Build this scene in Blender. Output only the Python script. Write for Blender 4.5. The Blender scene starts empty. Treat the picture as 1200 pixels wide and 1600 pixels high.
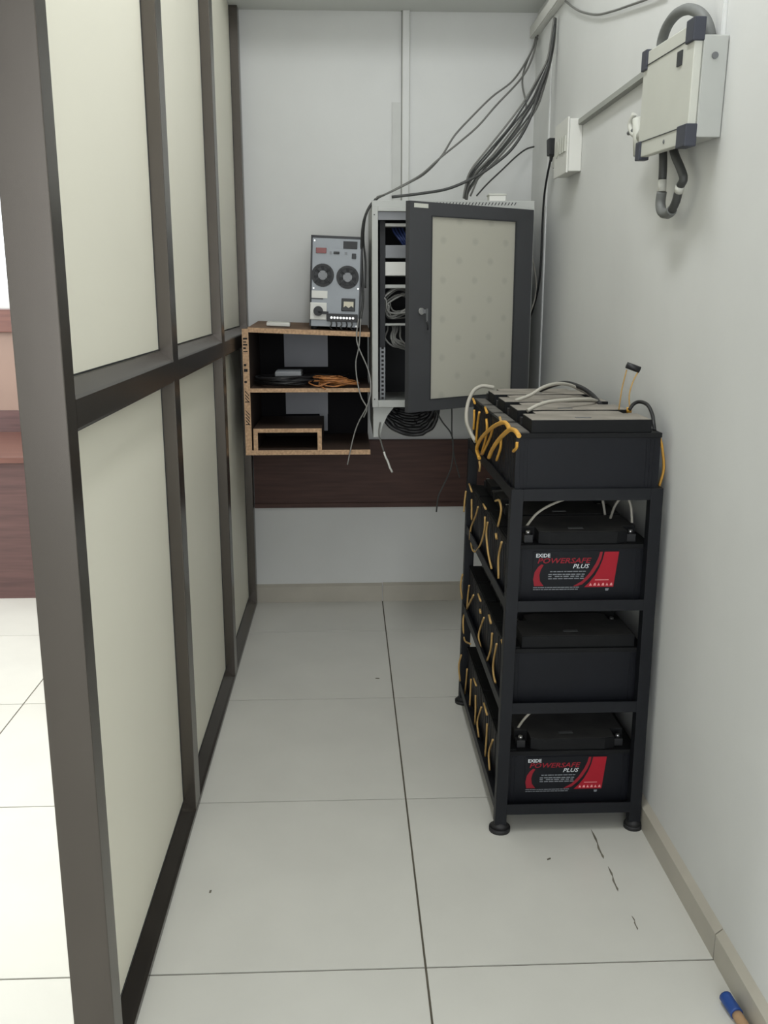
import bpy, bmesh, math, random
from mathutils import Vector, Matrix, Euler
R = math.radians
scene = bpy.context.scene
COL = scene.collection

# ------------------------------------------------------------------ camera
cam_d = bpy.data.cameras.new('camera'); cam = bpy.data.objects.new('camera', cam_d); COL.objects.link(cam)
cam_d.sensor_fit = 'VERTICAL'; cam_d.sensor_height = 32.0; cam_d.lens = 32.0 * 1451 / 1600
cam_d.clip_start = .02
_p, _y = R(13.19), R(2.27)
fw = Vector((math.sin(_y)*math.cos(_p), math.cos(_y)*math.cos(_p), -math.sin(_p)))
rt = Vector((math.cos(_y), -math.sin(_y), 0)); up = rt.cross(fw)
cam.matrix_world = Matrix(((rt.x, up.x, -fw.x, 0), (rt.y, up.y, -fw.y, 0), (rt.z, up.z, -fw.z, 1.232), (0, 0, 0, 1)))
scene.camera = cam

# ------------------------------------------------------------------ light
world = bpy.data.worlds.new('overcast_sky'); scene.world = world; world.use_nodes = True
bgn = world.node_tree.nodes['Background']; bgn.inputs[0].default_value = (.93, .97, 1, 1); bgn.inputs[1].default_value = 2.2
def area(name, loc, rot, sx, sy, w, col):
    d = bpy.data.lights.new(name, 'AREA'); d.shape = 'RECTANGLE'; d.size = sx; d.size_y = sy; d.energy = w; d.color = col
    o = bpy.data.objects.new(name, d); COL.objects.link(o); o.location = loc; o.rotation_euler = rot; return o
# daylight entering by the long window of the left room, and by the doorway behind the viewer
area('window_daylight', (-3.38, 2.5, 1.75), (0, R(-90), 0), 2.1, 3.4, 155, (.985, .99, 1))
area('doorway_daylight', (-.3, -2.45, 1.45), (R(90), 0, 0), 2.0, 2.4, 38, (.98, .995, 1))
area('ceiling_tube_light', (.12, 1.65, 2.94), (0, 0, 0), .2, 1.2, 19.5, (.98, .995, 1))
scene.view_settings.view_transform = 'Standard'; scene.view_settings.look = 'None'
scene.view_settings.exposure = 0.04; scene.view_settings.gamma = 1.0; scene.view_settings.use_curve_mapping = False

# ------------------------------------------------------------------ materials
def lin(c):
    return tuple((v/255/12.92 if v/255 <= .04045 else ((v/255+.055)/1.055)**2.4) for v in c) + (1,)
MATS = {}
def mat(name, rgb, rough=.6, metal=0, var=.0, scale=8, rgb2=None, bump=0, bscale=None, stretch=None, spec=.5, emit=0, trans=0):
    if name in MATS: return MATS[name]
    m = bpy.data.materials.new(name); m.use_nodes = True; nt = m.node_tree; b = nt.nodes['Principled BSDF']
    b.inputs['Roughness'].default_value = rough; b.inputs['Metallic'].default_value = metal
    b.inputs['Specular IOR Level'].default_value = spec
    b.inputs['Base Color'].default_value = lin(rgb)
    if trans: b.inputs['Transmission Weight'].default_value = trans
    tc = nt.nodes.new('ShaderNodeTexCoord'); mp = nt.nodes.new('ShaderNodeMapping')
    nt.links.new(tc.outputs['Object'], mp.inputs[0])
    if stretch: mp.inputs['Scale'].default_value = stretch
    if var or rgb2:
        n = nt.nodes.new('ShaderNodeTexNoise'); n.inputs['Scale'].default_value = scale; n.inputs['Detail'].default_value = 5
        nt.links.new(mp.outputs[0], n.inputs['Vector'])
        rp = nt.nodes.new('ShaderNodeValToRGB'); rp.color_ramp.elements[0].position = .3; rp.color_ramp.elements[1].position = .7
        c2 = rgb2 or tuple(max(0, v*(1-var)) for v in rgb)
        rp.color_ramp.elements[0].color = lin(c2); rp.color_ramp.elements[1].color = lin(rgb)
        nt.links.new(n.outputs['Fac'], rp.inputs[0]); nt.links.new(rp.outputs[0], b.inputs['Base Color'])
    if bump:
        n2 = nt.nodes.new('ShaderNodeTexNoise'); n2.inputs['Scale'].default_value = bscale or scale*4; n2.inputs['Detail'].default_value = 4
        nt.links.new(mp.outputs[0], n2.inputs['Vector'])
        bp = nt.nodes.new('ShaderNodeBump'); bp.inputs['Strength'].default_value = bump; bp.inputs['Distance'].default_value = .002
        nt.links.new(n2.outputs['Fac'], bp.inputs['Height']); nt.links.new(bp.outputs[0], b.inputs['Normal'])
    MATS[name] = m; return m

WALL = mat('wall_paint', (213, 214, 212), .75, var=.03, scale=3, bump=.12, bscale=60)
WALLB = mat('wall_paint_back', (210, 211, 209), .75, var=.03, scale=3, bump=.1, bscale=60)
CEIL = mat('ceiling_paint', (210, 212, 208), .8, var=.03, scale=3)
TILE = mat('floor_tile', (200, 199, 192), .28, var=.03, scale=5, bump=.02, bscale=20)
GROUT = mat('grout', (92, 86, 74), .9, var=.15, scale=20)
SKIRT = mat('skirting_tile', (176, 171, 159), .4, var=.05, scale=8)
BRONZE = mat('bronze_aluminium', (96, 91, 86), .27, .8, var=.08, scale=4, stretch=(2, 2, .4))
PANEL = mat('cream_laminate', (232, 229, 213), .5, var=.015, scale=2)
CHIP = mat('chipboard', (206, 172, 138), .75, scale=120, rgb2=(164, 134, 106), spec=.2, bump=.2, bscale=200)
DARKB = mat('dark_back_board', (20, 19, 22), .7, spec=.15, var=.15, scale=6)
LAMI = mat('dark_laminate', (74, 60, 52), .6, var=.12, scale=7, spec=.25)
LAMT = mat('dusty_brown_laminate', (120, 98, 80), .75, var=.12, scale=9, spec=.2)
CASEG = mat('shaded_casing', (158, 160, 154), .6, var=.03)  # pale casing greyed all over, its underside shade put into the colour
INC = mat('pale_grey_cable', (150, 150, 146), .55, var=.1)
DUSTL = mat('dusty_ledge', (108, 104, 97), .85, scale=30, rgb2=(64, 63, 61))
SHEET = mat('grey_sheet', (168, 170, 176), .6, var=.05, scale=6)
BROWN = mat('brown_laminate', (86, 63, 57), .5, spec=.2, scale=9, rgb2=(70, 51, 46), stretch=(.6, 6, 9))
REDWOOD = mat('red_wood', (110, 74, 64), .35, scale=9, rgb2=(94, 62, 55), stretch=(.6, 6, 8))
DESKF = mat('desk_front', (92, 66, 63), .4, scale=8, rgb2=(72, 51, 50), stretch=(.5, 4, 9))
TAN = mat('tan_board', (138, 115, 102), .6, var=.06, scale=5)
BLACK = mat('black_plastic', (30, 31, 34), .5, var=.15, scale=12)
CASE = mat('battery_case', (20, 22, 28), .5, spec=.22, var=.12, scale=9, bump=.05, bscale=120)
LID = mat('battery_lid', (22, 23, 25), .65, spec=.2, var=.2, scale=14)
DUST = mat('dusty_lid', (146, 140, 130), .85, scale=16, rgb2=(118, 113, 105))
DUSTD = mat('thin_dust', (58, 57, 56), .85, scale=16, rgb2=(40, 40, 41))
RACK = mat('black_painted_steel', (22, 24, 29), .5, 0, spec=.25, var=.12, scale=9)
YEL = mat('yellow_wire', (214, 160, 62), .5, var=.1, scale=20)
YELD = mat('dull_yellow_wire', (190, 154, 92), .6, var=.15, scale=20)
WHW = mat('white_wire', (178, 174, 163), .5, var=.06, scale=10)
GRW = mat('grey_wire', (112, 112, 108), .55, var=.1, scale=10)
DGW = mat('dark_grey_wire', (62, 63, 62), .55, var=.1, scale=10)
BKW = mat('black_wire', (30, 30, 32), .5, var=.1, scale=10)
BLW = mat('blue_wire', (48, 62, 112), .5, var=.1, scale=10)
COP = mat('orange_wire', (196, 132, 76), .5, scale=40, rgb2=(138, 88, 52))
METAL = mat('bright_metal', (190, 190, 188), .3, .9)
GREYM = mat('dull_metal', (118, 120, 122), .45, .5, var=.08)
WPLA = mat('white_plastic', (214, 214, 208), .45, var=.02)
OFFW = mat('offwhite_plastic', (196, 197, 188), .5, var=.03)
CABW = mat('cabinet_grey_paint', (176, 178, 174), .5, var=.03)
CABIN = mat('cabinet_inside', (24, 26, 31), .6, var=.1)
DOORM = mat('charcoal_paint', (62, 63, 66), .5, var=.05, scale=6)
UPSP = mat('ups_rear_plate', (150, 155, 160), .5, .2, var=.05, scale=10)
UPSC = mat('ups_case', (42, 44, 47), .5, var=.08)
REDD = mat('red_display', (118, 44, 40), .35)
REDL = mat('label_red', (160, 30, 44), .5, spec=.2, var=.04, scale=30)
REDT = mat('label_red_print', (138, 32, 44), .5, spec=.2)
WHT = mat('label_white_print', (200, 204, 208), .5)
GRYT = mat('label_grey_print', (122, 126, 132), .5)
PNK = mat('label_pink_print', (222, 150, 150), .5)
LBK = mat('label_black', (20, 22, 27), .5, spec=.2)
NAVY = mat('isolator_corner', (52, 55, 66), .5, var=.05)
CONDU = mat('grey_conduit', (108, 110, 108), .6, var=.08, scale=30)
TAPE = mat('pale_tape', (200, 200, 192), .6, var=.08, scale=30)
INK = mat('black_ink', (24, 22, 22), .8)
STAIN = mat('floor_stain', (112, 107, 94), .7, var=.2, scale=60)
BLUEP = mat('blue_plastic', (34, 72, 142), .4, var=.08)
WOODH = mat('pale_wood', (170, 138, 104), .6, var=.12, scale=30)
CREAMP = mat('cream_plastic', (206, 200, 180), .5)
RUBBER = mat('rubber_foot', (28, 28, 30), .6)
SCREEN = mat('window_alu', (196, 198, 200), .4, .3)

def pane_mat():
    m = mat('film_covered_pane', (172, 170, 158), .38, spec=.4); nt = m.node_tree; b = nt.nodes['Principled BSDF']
    tc = nt.nodes.new('ShaderNodeTexCoord'); N = nt.nodes.new; L = nt.links.new
    fs = []
    for off in (0, .5):
        mp = N('ShaderNodeMapping'); mp.inputs['Scale'].default_value = (1/.132, 1, 1/.118); mp.inputs['Location'].default_value = (off+.1, 0, off+.2)
        L(tc.outputs['Object'], mp.inputs[0])
        fr = N('ShaderNodeVectorMath'); fr.operation = 'FRACTION'; L(mp.outputs[0], fr.inputs[0])
        sb = N('ShaderNodeVectorMath'); sb.operation = 'SUBTRACT'; sb.inputs[1].default_value = (.5, 0, .5); L(fr.outputs[0], sb.inputs[0])
        ml = N('ShaderNodeVectorMath'); ml.operation = 'MULTIPLY'; ml.inputs[1].default_value = (1, 0, 1); L(sb.outputs[0], ml.inputs[0])
        ln = N('ShaderNodeVectorMath'); ln.operation = 'LENGTH'; L(ml.outputs[0], ln.inputs[0]); fs.append(ln)
    mn = N('ShaderNodeMath'); mn.operation = 'MINIMUM'; L(fs[0].outputs['Value'], mn.inputs[0]); L(fs[1].outputs['Value'], mn.inputs[1])
    mr = N('ShaderNodeMapRange'); mr.interpolation_type = 'SMOOTHSTEP'; mr.inputs[1].default_value = .03; mr.inputs[2].default_value = .14
    L(mn.outputs[0], mr.inputs[0])
    mx = N('ShaderNodeMix'); mx.data_type = 'RGBA'; mx.inputs[6].default_value = lin((164, 162, 151)); mx.inputs[7].default_value = lin((174, 172, 160))
    L(mr.outputs[0], mx.inputs[0]); L(mx.outputs[2], b.inputs['Base Color'])
    return m
PANE = pane_mat()

# ------------------------------------------------------------------ helpers
def smooth_path(pts, sub=6):
    P = [Vector(p) for p in pts]
    if len(P) < 3: return P
    out = []
    for i in range(len(P)-1):
        p0 = P[i-1] if i else P[0]*2-P[1]; p1 = P[i]; p2 = P[i+1]; p3 = P[i+2] if i+2 < len(P) else P[-1]*2-P[-2]
        for k in range(sub):
            t = k/sub
            out.append(.5*((2*p1)+(p2-p0)*t+(2*p0-5*p1+4*p2-p3)*t*t+(3*p1-p0-3*p2+p3)*t**3))
    out.append(P[-1]); return out

class MB:
    """collects shapes in world (or thing-local) coordinates"""
    def __init__(s): s.v = []; s.f = []; s.sm = []
    def add(s, vs, fs, smooth=False):
        o = len(s.v); s.v += [Vector(v) for v in vs]; s.f += [tuple(i+o for i in f) for f in fs]; s.sm += [smooth]*len(fs); return s
    def box(s, x0, x1, y0, y1, z0, z1):
        return s.add([(x0,y0,z0),(x1,y0,z0),(x1,y1,z0),(x0,y1,z0),(x0,y0,z1),(x1,y0,z1),(x1,y1,z1),(x0,y1,z1)],
                     [(0,3,2,1),(4,5,6,7),(0,1,5,4),(1,2,6,5),(2,3,7,6),(3,0,4,7)])
    def hexa(s, b, t):   # four bottom corners, four top corners (counter-clockwise from above)
        return s.add(list(b)+list(t), [(0,3,2,1),(4,5,6,7),(0,1,5,4),(1,2,6,5),(2,3,7,6),(3,0,4,7)])
    def prism(s, poly, vec):   # polygon (3d points) extruded along vec
        n = len(poly); vec = Vector(vec); A = [Vector(p) for p in poly]; B = [p+vec for p in A]
        return s.add(A+B, [tuple(range(n-1, -1, -1)), tuple(range(n, 2*n))] + [(i, (i+1) % n, n+(i+1) % n, n+i) for i in range(n)])
    def face(s, pts): return s.add(pts, [tuple(range(len(pts)))])
    def cyl(s, a, b, r, n=16, r2=None, smooth=True):
        a, b = Vector(a), Vector(b); d = (b-a).normalized(); r2 = r if r2 is None else r2
        u = d.orthogonal().normalized(); w = d.cross(u)
        vs = []
        for c, rr in ((a, r), (b, r2)):
            for i in range(n):
                t = 2*math.pi*i/n; vs.append(c+(u*math.cos(t)+w*math.sin(t))*rr)
        s.add(vs, [(i, (i+1) % n, n+(i+1) % n, n+i) for i in range(n)], smooth)
        o = len(s.v)-2*n
        s.f += [tuple(o+i for i in range(n-1, -1, -1)), tuple(o+n+i for i in range(n))]; s.sm += [False, False]; return s
    def ring(s, c, ax, r0, r1, h, n=28):   # flat washer with height h along ax
        c = Vector(c); ax = Vector(ax).normalized(); u = ax.orthogonal().normalized(); w = ax.cross(u); vs = []
        for r, k in ((r0, 0), (r1, 0), (r1, h), (r0, h)):
            for i in range(n):
                t = 2*math.pi*i/n; vs.append(c+ax*k+(u*math.cos(t)+w*math.sin(t))*r)
        fs = []
        for a in range(4):
            b = (a+1) % 4
            fs += [(a*n+i, a*n+(i+1) % n, b*n+(i+1) % n, b*n+i) for i in range(n)]
        return s.add(vs, fs)
    def tube(s, pts, r, n=8, sub=6, closed=False):
        P = smooth_path(pts, sub); m = len(P)
        T = [(P[min(i+1, m-1)]-P[max(i-1, 0)]).normalized() for i in range(m)]
        u = T[0].orthogonal().normalized(); vs = []
        for i in range(m):
            u = (u-T[i]*u.dot(T[i])); u = u.normalized() if u.length > 1e-6 else T[i].orthogonal().normalized()
            w = T[i].cross(u)
            for k in range(n):
                t = 2*math.pi*k/n; vs.append(P[i]+(u*math.cos(t)+w*math.sin(t))*r)
        fs = [(i*n+k, i*n+(k+1) % n, (i+1)*n+(k+1) % n, (i+1)*n+k) for i in range(m-1) for k in range(n)]
        s.add(vs, fs, True)
        o = len(s.v)-m*n
        s.f += [tuple(o+k for k in range(n-1, -1, -1)), tuple(o+(m-1)*n+k for k in range(n))]; s.sm += [False, False]; return s
    def xform(s, M): s.v = [M @ v for v in s.v]; return s
    def mesh(s, name, off=(0,0,0)):
        off = Vector(off); me = bpy.data.meshes.new(name)
        me.from_pydata([v-off for v in s.v], [], s.f); me.polygons.foreach_set('use_smooth', s.sm)
        bm = bmesh.new(); bm.from_mesh(me); bmesh.ops.recalc_face_normals(bm, faces=bm.faces); bm.to_mesh(me); bm.free(); return me
    def build(s, name, m, parent=None, bevel=0, off=None):
        if parent is not None and off is None: off = ORG[parent.name]
        if off is None: off = center_base(s.v)
        me = s.mesh(name, off); me.materials.append(m)
        o = bpy.data.objects.new(name, me); COL.objects.link(o)
        if parent is not None: o.parent = parent; ORG[o.name] = Vector(off)
        else: o.location = off; ORG[o.name] = Vector(off)
        if bevel:
            b = o.modifiers.new('bevel', 'BEVEL'); b.width = bevel; b.segments = 2; b.limit_method = 'ANGLE'; b.angle_limit = R(40)
        return o
ORG = {}
def center_base(vs):
    xs, ys, zs = [v.x for v in vs], [v.y for v in vs], [v.z for v in vs]
    return Vector(((min(xs)+max(xs))/2, (min(ys)+max(ys))/2, min(zs)))
def tag(o, label=None, cat=None, group=None, kind=None):
    if label: o['label'] = label
    if cat: o['category'] = cat
    if group: o['group'] = group
    if kind: o['kind'] = kind
    return o
def thing(name, label, cat, loc=(0,0,0), rot=(0,0,0), group=None, kind=None, local=False):
    """Empty at the thing's base; parts are given in world coordinates unless local"""
    o = bpy.data.objects.new(name, None); COL.objects.link(o); o.location = loc; o.rotation_euler = rot; o.empty_display_size = .05
    ORG[o.name] = Vector((0,0,0)) if local else Vector(loc)
    return tag(o, label, cat, group, kind)
def struct(o, label=None): o['kind'] = 'structure'; o['label'] = label or o.name.replace('_', ' '); return o
def wire(name, pts, r, m, label, cat, group=None, n=8, sub=6):
    return tag(MB().tube(pts, r, n, sub).build(name, m), label, cat, group)
def text_mesh(txt, size, shear=0, sx=1, bold=0):
    c = bpy.data.curves.new('lettering', 'FONT'); c.body = txt; c.size = size; c.shear = shear; c.resolution_u = 2; c.offset = bold
    o = bpy.data.objects.new('lettering', c); COL.objects.link(o); bpy.context.view_layer.update()
    me = bpy.data.meshes.new_from_object(o.evaluated_get(bpy.context.evaluated_depsgraph_get()))
    bpy.data.objects.remove(o)
    return me
def copy_tree(o, parent=None):
    c = o.copy(); COL.objects.link(c); c.parent = parent
    for ch in list(o.children): copy_tree(ch, c)
    return c

CB = {
 'bundle': [[(0.683, 3.28, 2.108), (0.676, 3.282, 2.048), (0.666, 3.283, 1.982), (0.633, 3.285, 1.918), (0.593, 3.287, 1.852), (0.534, 3.288, 1.775), (0.476, 3.29, 1.705), (0.422, 3.291, 1.637), (0.405, 3.293, 1.582), (0.4, 3.295, 1.549)], [(0.687, 3.282, 2.108), (0.679, 3.284, 2.048), (0.667, 3.287, 1.982), (0.638, 3.289, 1.916), (0.601, 3.291, 1.85), (0.547, 3.294, 1.772), (0.484, 3.296, 1.701), (0.428, 3.299, 1.634), (0.409, 3.301, 1.581), (0.403, 3.303, 1.549)], [(0.686, 3.283, 2.108), (0.683, 3.287, 2.048), (0.674, 3.29, 1.981), (0.648, 3.293, 1.915), (0.614, 3.296, 1.847), (0.549, 3.299, 1.768), (0.491, 3.303, 1.698), (0.434, 3.306, 1.632), (0.41, 3.309, 1.581), (0.405, 3.312, 1.549)], [(0.689, 3.285, 2.108), (0.681, 3.289, 2.048), (0.678, 3.293, 1.981), (0.653, 3.297, 1.913), (0.618, 3.301, 1.845), (0.559, 3.305, 1.765), (0.502, 3.309, 1.694), (0.44, 3.313, 1.629), (0.416, 3.317, 1.58), (0.412, 3.321, 1.549)], [(0.69, 3.287, 2.108), (0.685, 3.291, 2.048), (0.678, 3.296, 1.981), (0.655, 3.301, 1.912), (0.622, 3.306, 1.842), (0.567, 3.311, 1.762), (0.509, 3.315, 1.691), (0.443, 3.32, 1.627), (0.413, 3.325, 1.58), (0.413, 3.33, 1.549)], [(0.69, 3.288, 2.108), (0.688, 3.294, 2.048), (0.68, 3.299, 1.98), (0.659, 3.305, 1.91), (0.635, 3.311, 1.84), (0.575, 3.316, 1.758), (0.514, 3.322, 1.688), (0.451, 3.327, 1.624), (0.421, 3.333, 1.579), (0.413, 3.339, 1.549)], [(0.691, 3.29, 2.108), (0.691, 3.296, 2.048), (0.682, 3.303, 1.98), (0.666, 3.309, 1.909), (0.642, 3.315, 1.837), (0.583, 3.322, 1.755), (0.521, 3.328, 1.684), (0.458, 3.335, 1.621), (0.425, 3.341, 1.578), (0.418, 3.347, 1.549)]],
 'outer': [[(0.687, 3.28, 2.084), (0.67, 3.28, 1.968), (0.644, 3.28, 1.89), (0.611, 3.28, 1.791), (0.557, 3.27, 1.705), (0.482, 3.26, 1.643), (0.417, 3.25, 1.605), (0.342, 3.25, 1.575), (0.256, 3.24, 1.559), (0.154, 3.24, 1.547)]],
 'branch': [[(0.688, 3.6, 2.129), (0.664, 3.58, 2.067), (0.6, 3.54, 1.973), (0.518, 3.5, 1.908), (0.439, 3.46, 1.831), (0.381, 3.43, 1.769), (0.334, 3.4, 1.698), (0.277, 3.37, 1.639), (0.22, 3.34, 1.604), (0.144, 3.3, 1.565), (0.106, 3.22, 1.545)], [(0.693, 3.6, 2.135), (0.671, 3.57, 2.054), (0.629, 3.54, 1.98), (0.533, 3.49, 1.879), (0.469, 3.46, 1.808), (0.408, 3.43, 1.755), (0.325, 3.39, 1.688), (0.269, 3.36, 1.638), (0.22, 3.34, 1.607), (0.139, 3.3, 1.563), (0.098, 3.22, 1.538)], [(0.695, 3.61, 2.127), (0.651, 3.58, 2.035), (0.636, 3.56, 1.967), (0.647, 3.53, 1.876), (0.608, 3.5, 1.796), (0.544, 3.46, 1.726), (0.476, 3.42, 1.646), (0.437, 3.4, 1.567)]],
 'corner': [[(0.703, 3.63, 1.765), (0.665, 3.6, 1.751), (0.621, 3.56, 1.719), (0.563, 3.5, 1.667), (0.504, 3.45, 1.614), (0.462, 3.42, 1.57)]],
 'cabside': [[(0.107, 3.24, 1.544), (0.085, 3.2, 1.52), (0.068, 3.2, 1.49), (0.057, 3.22, 1.449), (0.053, 3.26, 1.379), (0.055, 3.28, 1.296), (0.057, 3.27, 1.21), (0.048, 3.25, 1.146)], [(0.112, 3.27, 1.549), (0.079, 3.24, 1.516), (0.064, 3.24, 1.471), (0.06, 3.27, 1.411), (0.067, 3.29, 1.339), (0.066, 3.29, 1.253)]],
 'hangA': [(0.041, 3.21, 1.152), (0.034, 3.205, 1.097), (0.04, 3.205, 1.058), (0.074, 3.19, 0.977), (0.08, 3.16, 0.911), (0.066, 3.16, 0.858), (0.038, 3.18, 0.803), (0.02, 3.2, 0.747), (-0.001, 3.21, 0.651)],
 'hangB': [(0.049, 3.215, 1.152), (0.042, 3.208, 1.062), (0.031, 3.21, 1.006), (0.035, 3.208, 0.945), (0.048, 3.2, 0.889), (0.067, 3.17, 0.853), (0.056, 3.18, 0.821)],
 'hangC': [(0.112, 3.16, 0.806), (0.108, 3.16, 0.766), (0.116, 3.16, 0.735), (0.125, 3.16, 0.704)],
 'hangCt': [(0.125, 3.16, 0.704), (0.13, 3.158, 0.688), (0.139, 3.16, 0.668), (0.145, 3.158, 0.65), (0.154, 3.16, 0.632)],
 'hangD': [(0.291, 3.25, 0.856), (0.306, 3.22, 0.841), (0.331, 3.2, 0.799), (0.361, 3.2, 0.759), (0.369, 3.2, 0.709), (0.363, 3.2, 0.641), (0.339, 3.2, 0.581), (0.319, 3.2, 0.535), (0.313, 3.2, 0.48)],
 'hangE': [(0.368, 3.26, 0.859), (0.367, 3.24, 0.816), (0.366, 3.22, 0.76), (0.374, 3.22, 0.683), (0.396, 3.22, 0.6)],
 'plug': [(0.672, 3.19, 1.667), (0.676, 3.259, 1.618), (0.682, 3.328, 1.553), (0.686, 3.359, 1.45), (0.688, 3.371, 1.342), (0.688, 3.399, 1.254), (0.688, 3.49, 1.174), (0.68, 3.561, 1.109)],
 'whiteloop': [(0.652, 3.42, 1.41), (0.668, 3.42, 1.355), (0.684, 3.42, 1.277), (0.682, 3.42, 1.221), (0.665, 3.42, 1.164), (0.644, 3.4, 1.131)],
 'conduit': [(0.66, 2.077, 1.723), (0.66, 2.074, 1.746), (0.66, 2.046, 1.766), (0.662, 2.001, 1.775), (0.664, 1.938, 1.767), (0.668, 1.88, 1.743), (0.675, 1.858, 1.718), (0.68, 1.854, 1.697)],
 'loop': [[(0.668, 2.048, 1.525), (0.668, 2.042, 1.497), (0.668, 2.04, 1.467)], [(0.668, 2.04, 1.467), (0.668, 2.039, 1.443)], [(0.668, 2.039, 1.443), (0.668, 2.043, 1.42), (0.668, 2.027, 1.401), (0.668, 1.989, 1.395), (0.668, 1.967, 1.4)], [(0.668, 1.967, 1.4), (0.668, 1.947, 1.415), (0.668, 1.936, 1.432)], [(0.668, 1.936, 1.432), (0.668, 1.927, 1.443)], [(0.668, 1.927, 1.443), (0.668, 1.912, 1.455), (0.668, 1.935, 1.478), (0.668, 1.965, 1.501), (0.668, 1.989, 1.524)]],
 'ceilwire': [(0.692, 3.156, 2.121), (0.692, 3.064, 2.081), (0.692, 2.945, 2.035), (0.692, 2.762, 1.978), (0.692, 2.592, 1.941), (0.692, 2.437, 1.912), (0.692, 2.3, 1.887), (0.692, 2.174, 1.867)],
 'arc1': [(0.422, 2.32, 0.972), (0.46, 2.32, 0.986), (0.491, 2.33, 1.003), (0.531, 2.36, 1.01), (0.574, 2.4, 1.004), (0.608, 2.42, 0.99), (0.642, 2.42, 0.973)],
 'arc2': [(0.412, 2.11, 0.972), (0.439, 2.12, 0.984), (0.474, 2.14, 0.99), (0.529, 2.18, 0.989), (0.588, 2.23, 0.984), (0.618, 2.27, 0.974)],
 'arc3': [(0.521, 2.55, 0.971), (0.563, 2.5, 0.995), (0.582, 2.45, 1.003), (0.608, 2.4, 0.996), (0.626, 2.35, 0.981), (0.615, 2.235, 0.971)],
 'arc4': [(0.645, 2.1, 0.974), (0.655, 2.1, 0.988), (0.666, 2.09, 0.994), (0.674, 2.06, 0.99), (0.676, 2.03, 0.973), (0.67, 2.0, 0.959), (0.67, 1.99, 0.943)],
 'up1': [(0.63, 2.13, 0.97), (0.632, 2.13, 0.994), (0.635, 2.13, 1.023), (0.643, 2.13, 1.063)],
 'up2': [(0.65, 2.11, 0.971), (0.648, 2.115, 1.007), (0.656, 2.12, 1.036), (0.668, 2.125, 1.059)],
 'plugtop': [(0.642, 2.13, 1.074), (0.672, 2.125, 1.063)],
 'rightloop': [(0.681, 1.985, 0.927), (0.687, 1.985, 0.909), (0.694, 1.985, 0.869), (0.693, 1.985, 0.845), (0.687, 1.985, 0.819)],
 'whiterear': [(0.385, 2.6, 0.982), (0.369, 2.6, 0.979), (0.351, 2.59, 0.967), (0.336, 2.58, 0.933), (0.331, 2.56, 0.892), (0.341, 2.55, 0.86), (0.352, 2.52, 0.838)],
 'arcY': [[(0.337, 2.336, 0.823), (0.337, 2.386, 0.84), (0.337, 2.321, 0.875), (0.337, 2.197, 0.914), (0.337, 2.085, 0.943), (0.337, 1.983, 0.963), (0.337, 1.934, 0.964), (0.337, 1.909, 0.958)], [(0.337, 2.176, 0.853), (0.337, 2.131, 0.879), (0.337, 2.052, 0.912), (0.337, 1.97, 0.94), (0.337, 1.902, 0.959), (0.337, 1.843, 0.965), (0.337, 1.8, 0.961)]],
 'T4': [[(0.349, 2.539, 0.923), (0.349, 2.535, 0.898), (0.349, 2.543, 0.868)], [(0.349, 2.439, 0.929), (0.349, 2.469, 0.891), (0.349, 2.486, 0.841)], [(0.349, 2.312, 0.927), (0.349, 2.298, 0.908), (0.349, 2.314, 0.878), (0.349, 2.385, 0.825)], [(0.349, 2.206, 0.921), (0.349, 2.242, 0.892), (0.349, 2.363, 0.829)], [(0.349, 2.082, 0.913), (0.349, 2.087, 0.89), (0.349, 2.136, 0.853)], [(0.349, 1.883, 0.935), (0.349, 1.888, 0.923), (0.349, 1.923, 0.91)], [(0.349, 2.57, 0.95), (0.349, 2.529, 0.942)], [(0.349, 2.338, 0.953), (0.349, 2.304, 0.944)], [(0.349, 2.108, 0.958), (0.349, 2.088, 0.949)], [(0.349, 2.417, 0.8), (0.349, 2.403, 0.789), (0.349, 2.413, 0.775)]],
 'T3': [[(0.344, 2.64, 0.674), (0.341, 2.64, 0.645), (0.339, 2.64, 0.611)], [(0.349, 2.551, 0.669), (0.349, 2.546, 0.642), (0.349, 2.541, 0.611)], [(0.349, 2.421, 0.676), (0.349, 2.466, 0.64), (0.349, 2.551, 0.586), (0.349, 2.572, 0.545)], [(0.349, 2.292, 0.68), (0.349, 2.297, 0.644), (0.349, 2.358, 0.59), (0.349, 2.45, 0.543), (0.349, 2.515, 0.532), (0.349, 2.544, 0.543)], [(0.349, 2.247, 0.676), (0.349, 2.263, 0.642), (0.349, 2.223, 0.601), (0.349, 2.167, 0.58)], [(0.349, 2.138, 0.755), (0.349, 2.083, 0.768), (0.349, 2.053, 0.752), (0.349, 2.091, 0.705)], [(0.349, 2.032, 0.683), (0.349, 2.069, 0.637), (0.349, 2.061, 0.587)], [(0.349, 2.612, 0.7), (0.349, 2.554, 0.69)], [(0.349, 2.33, 0.704), (0.349, 2.284, 0.702)], [(0.349, 2.115, 0.681), (0.349, 2.104, 0.671)]],
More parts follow.
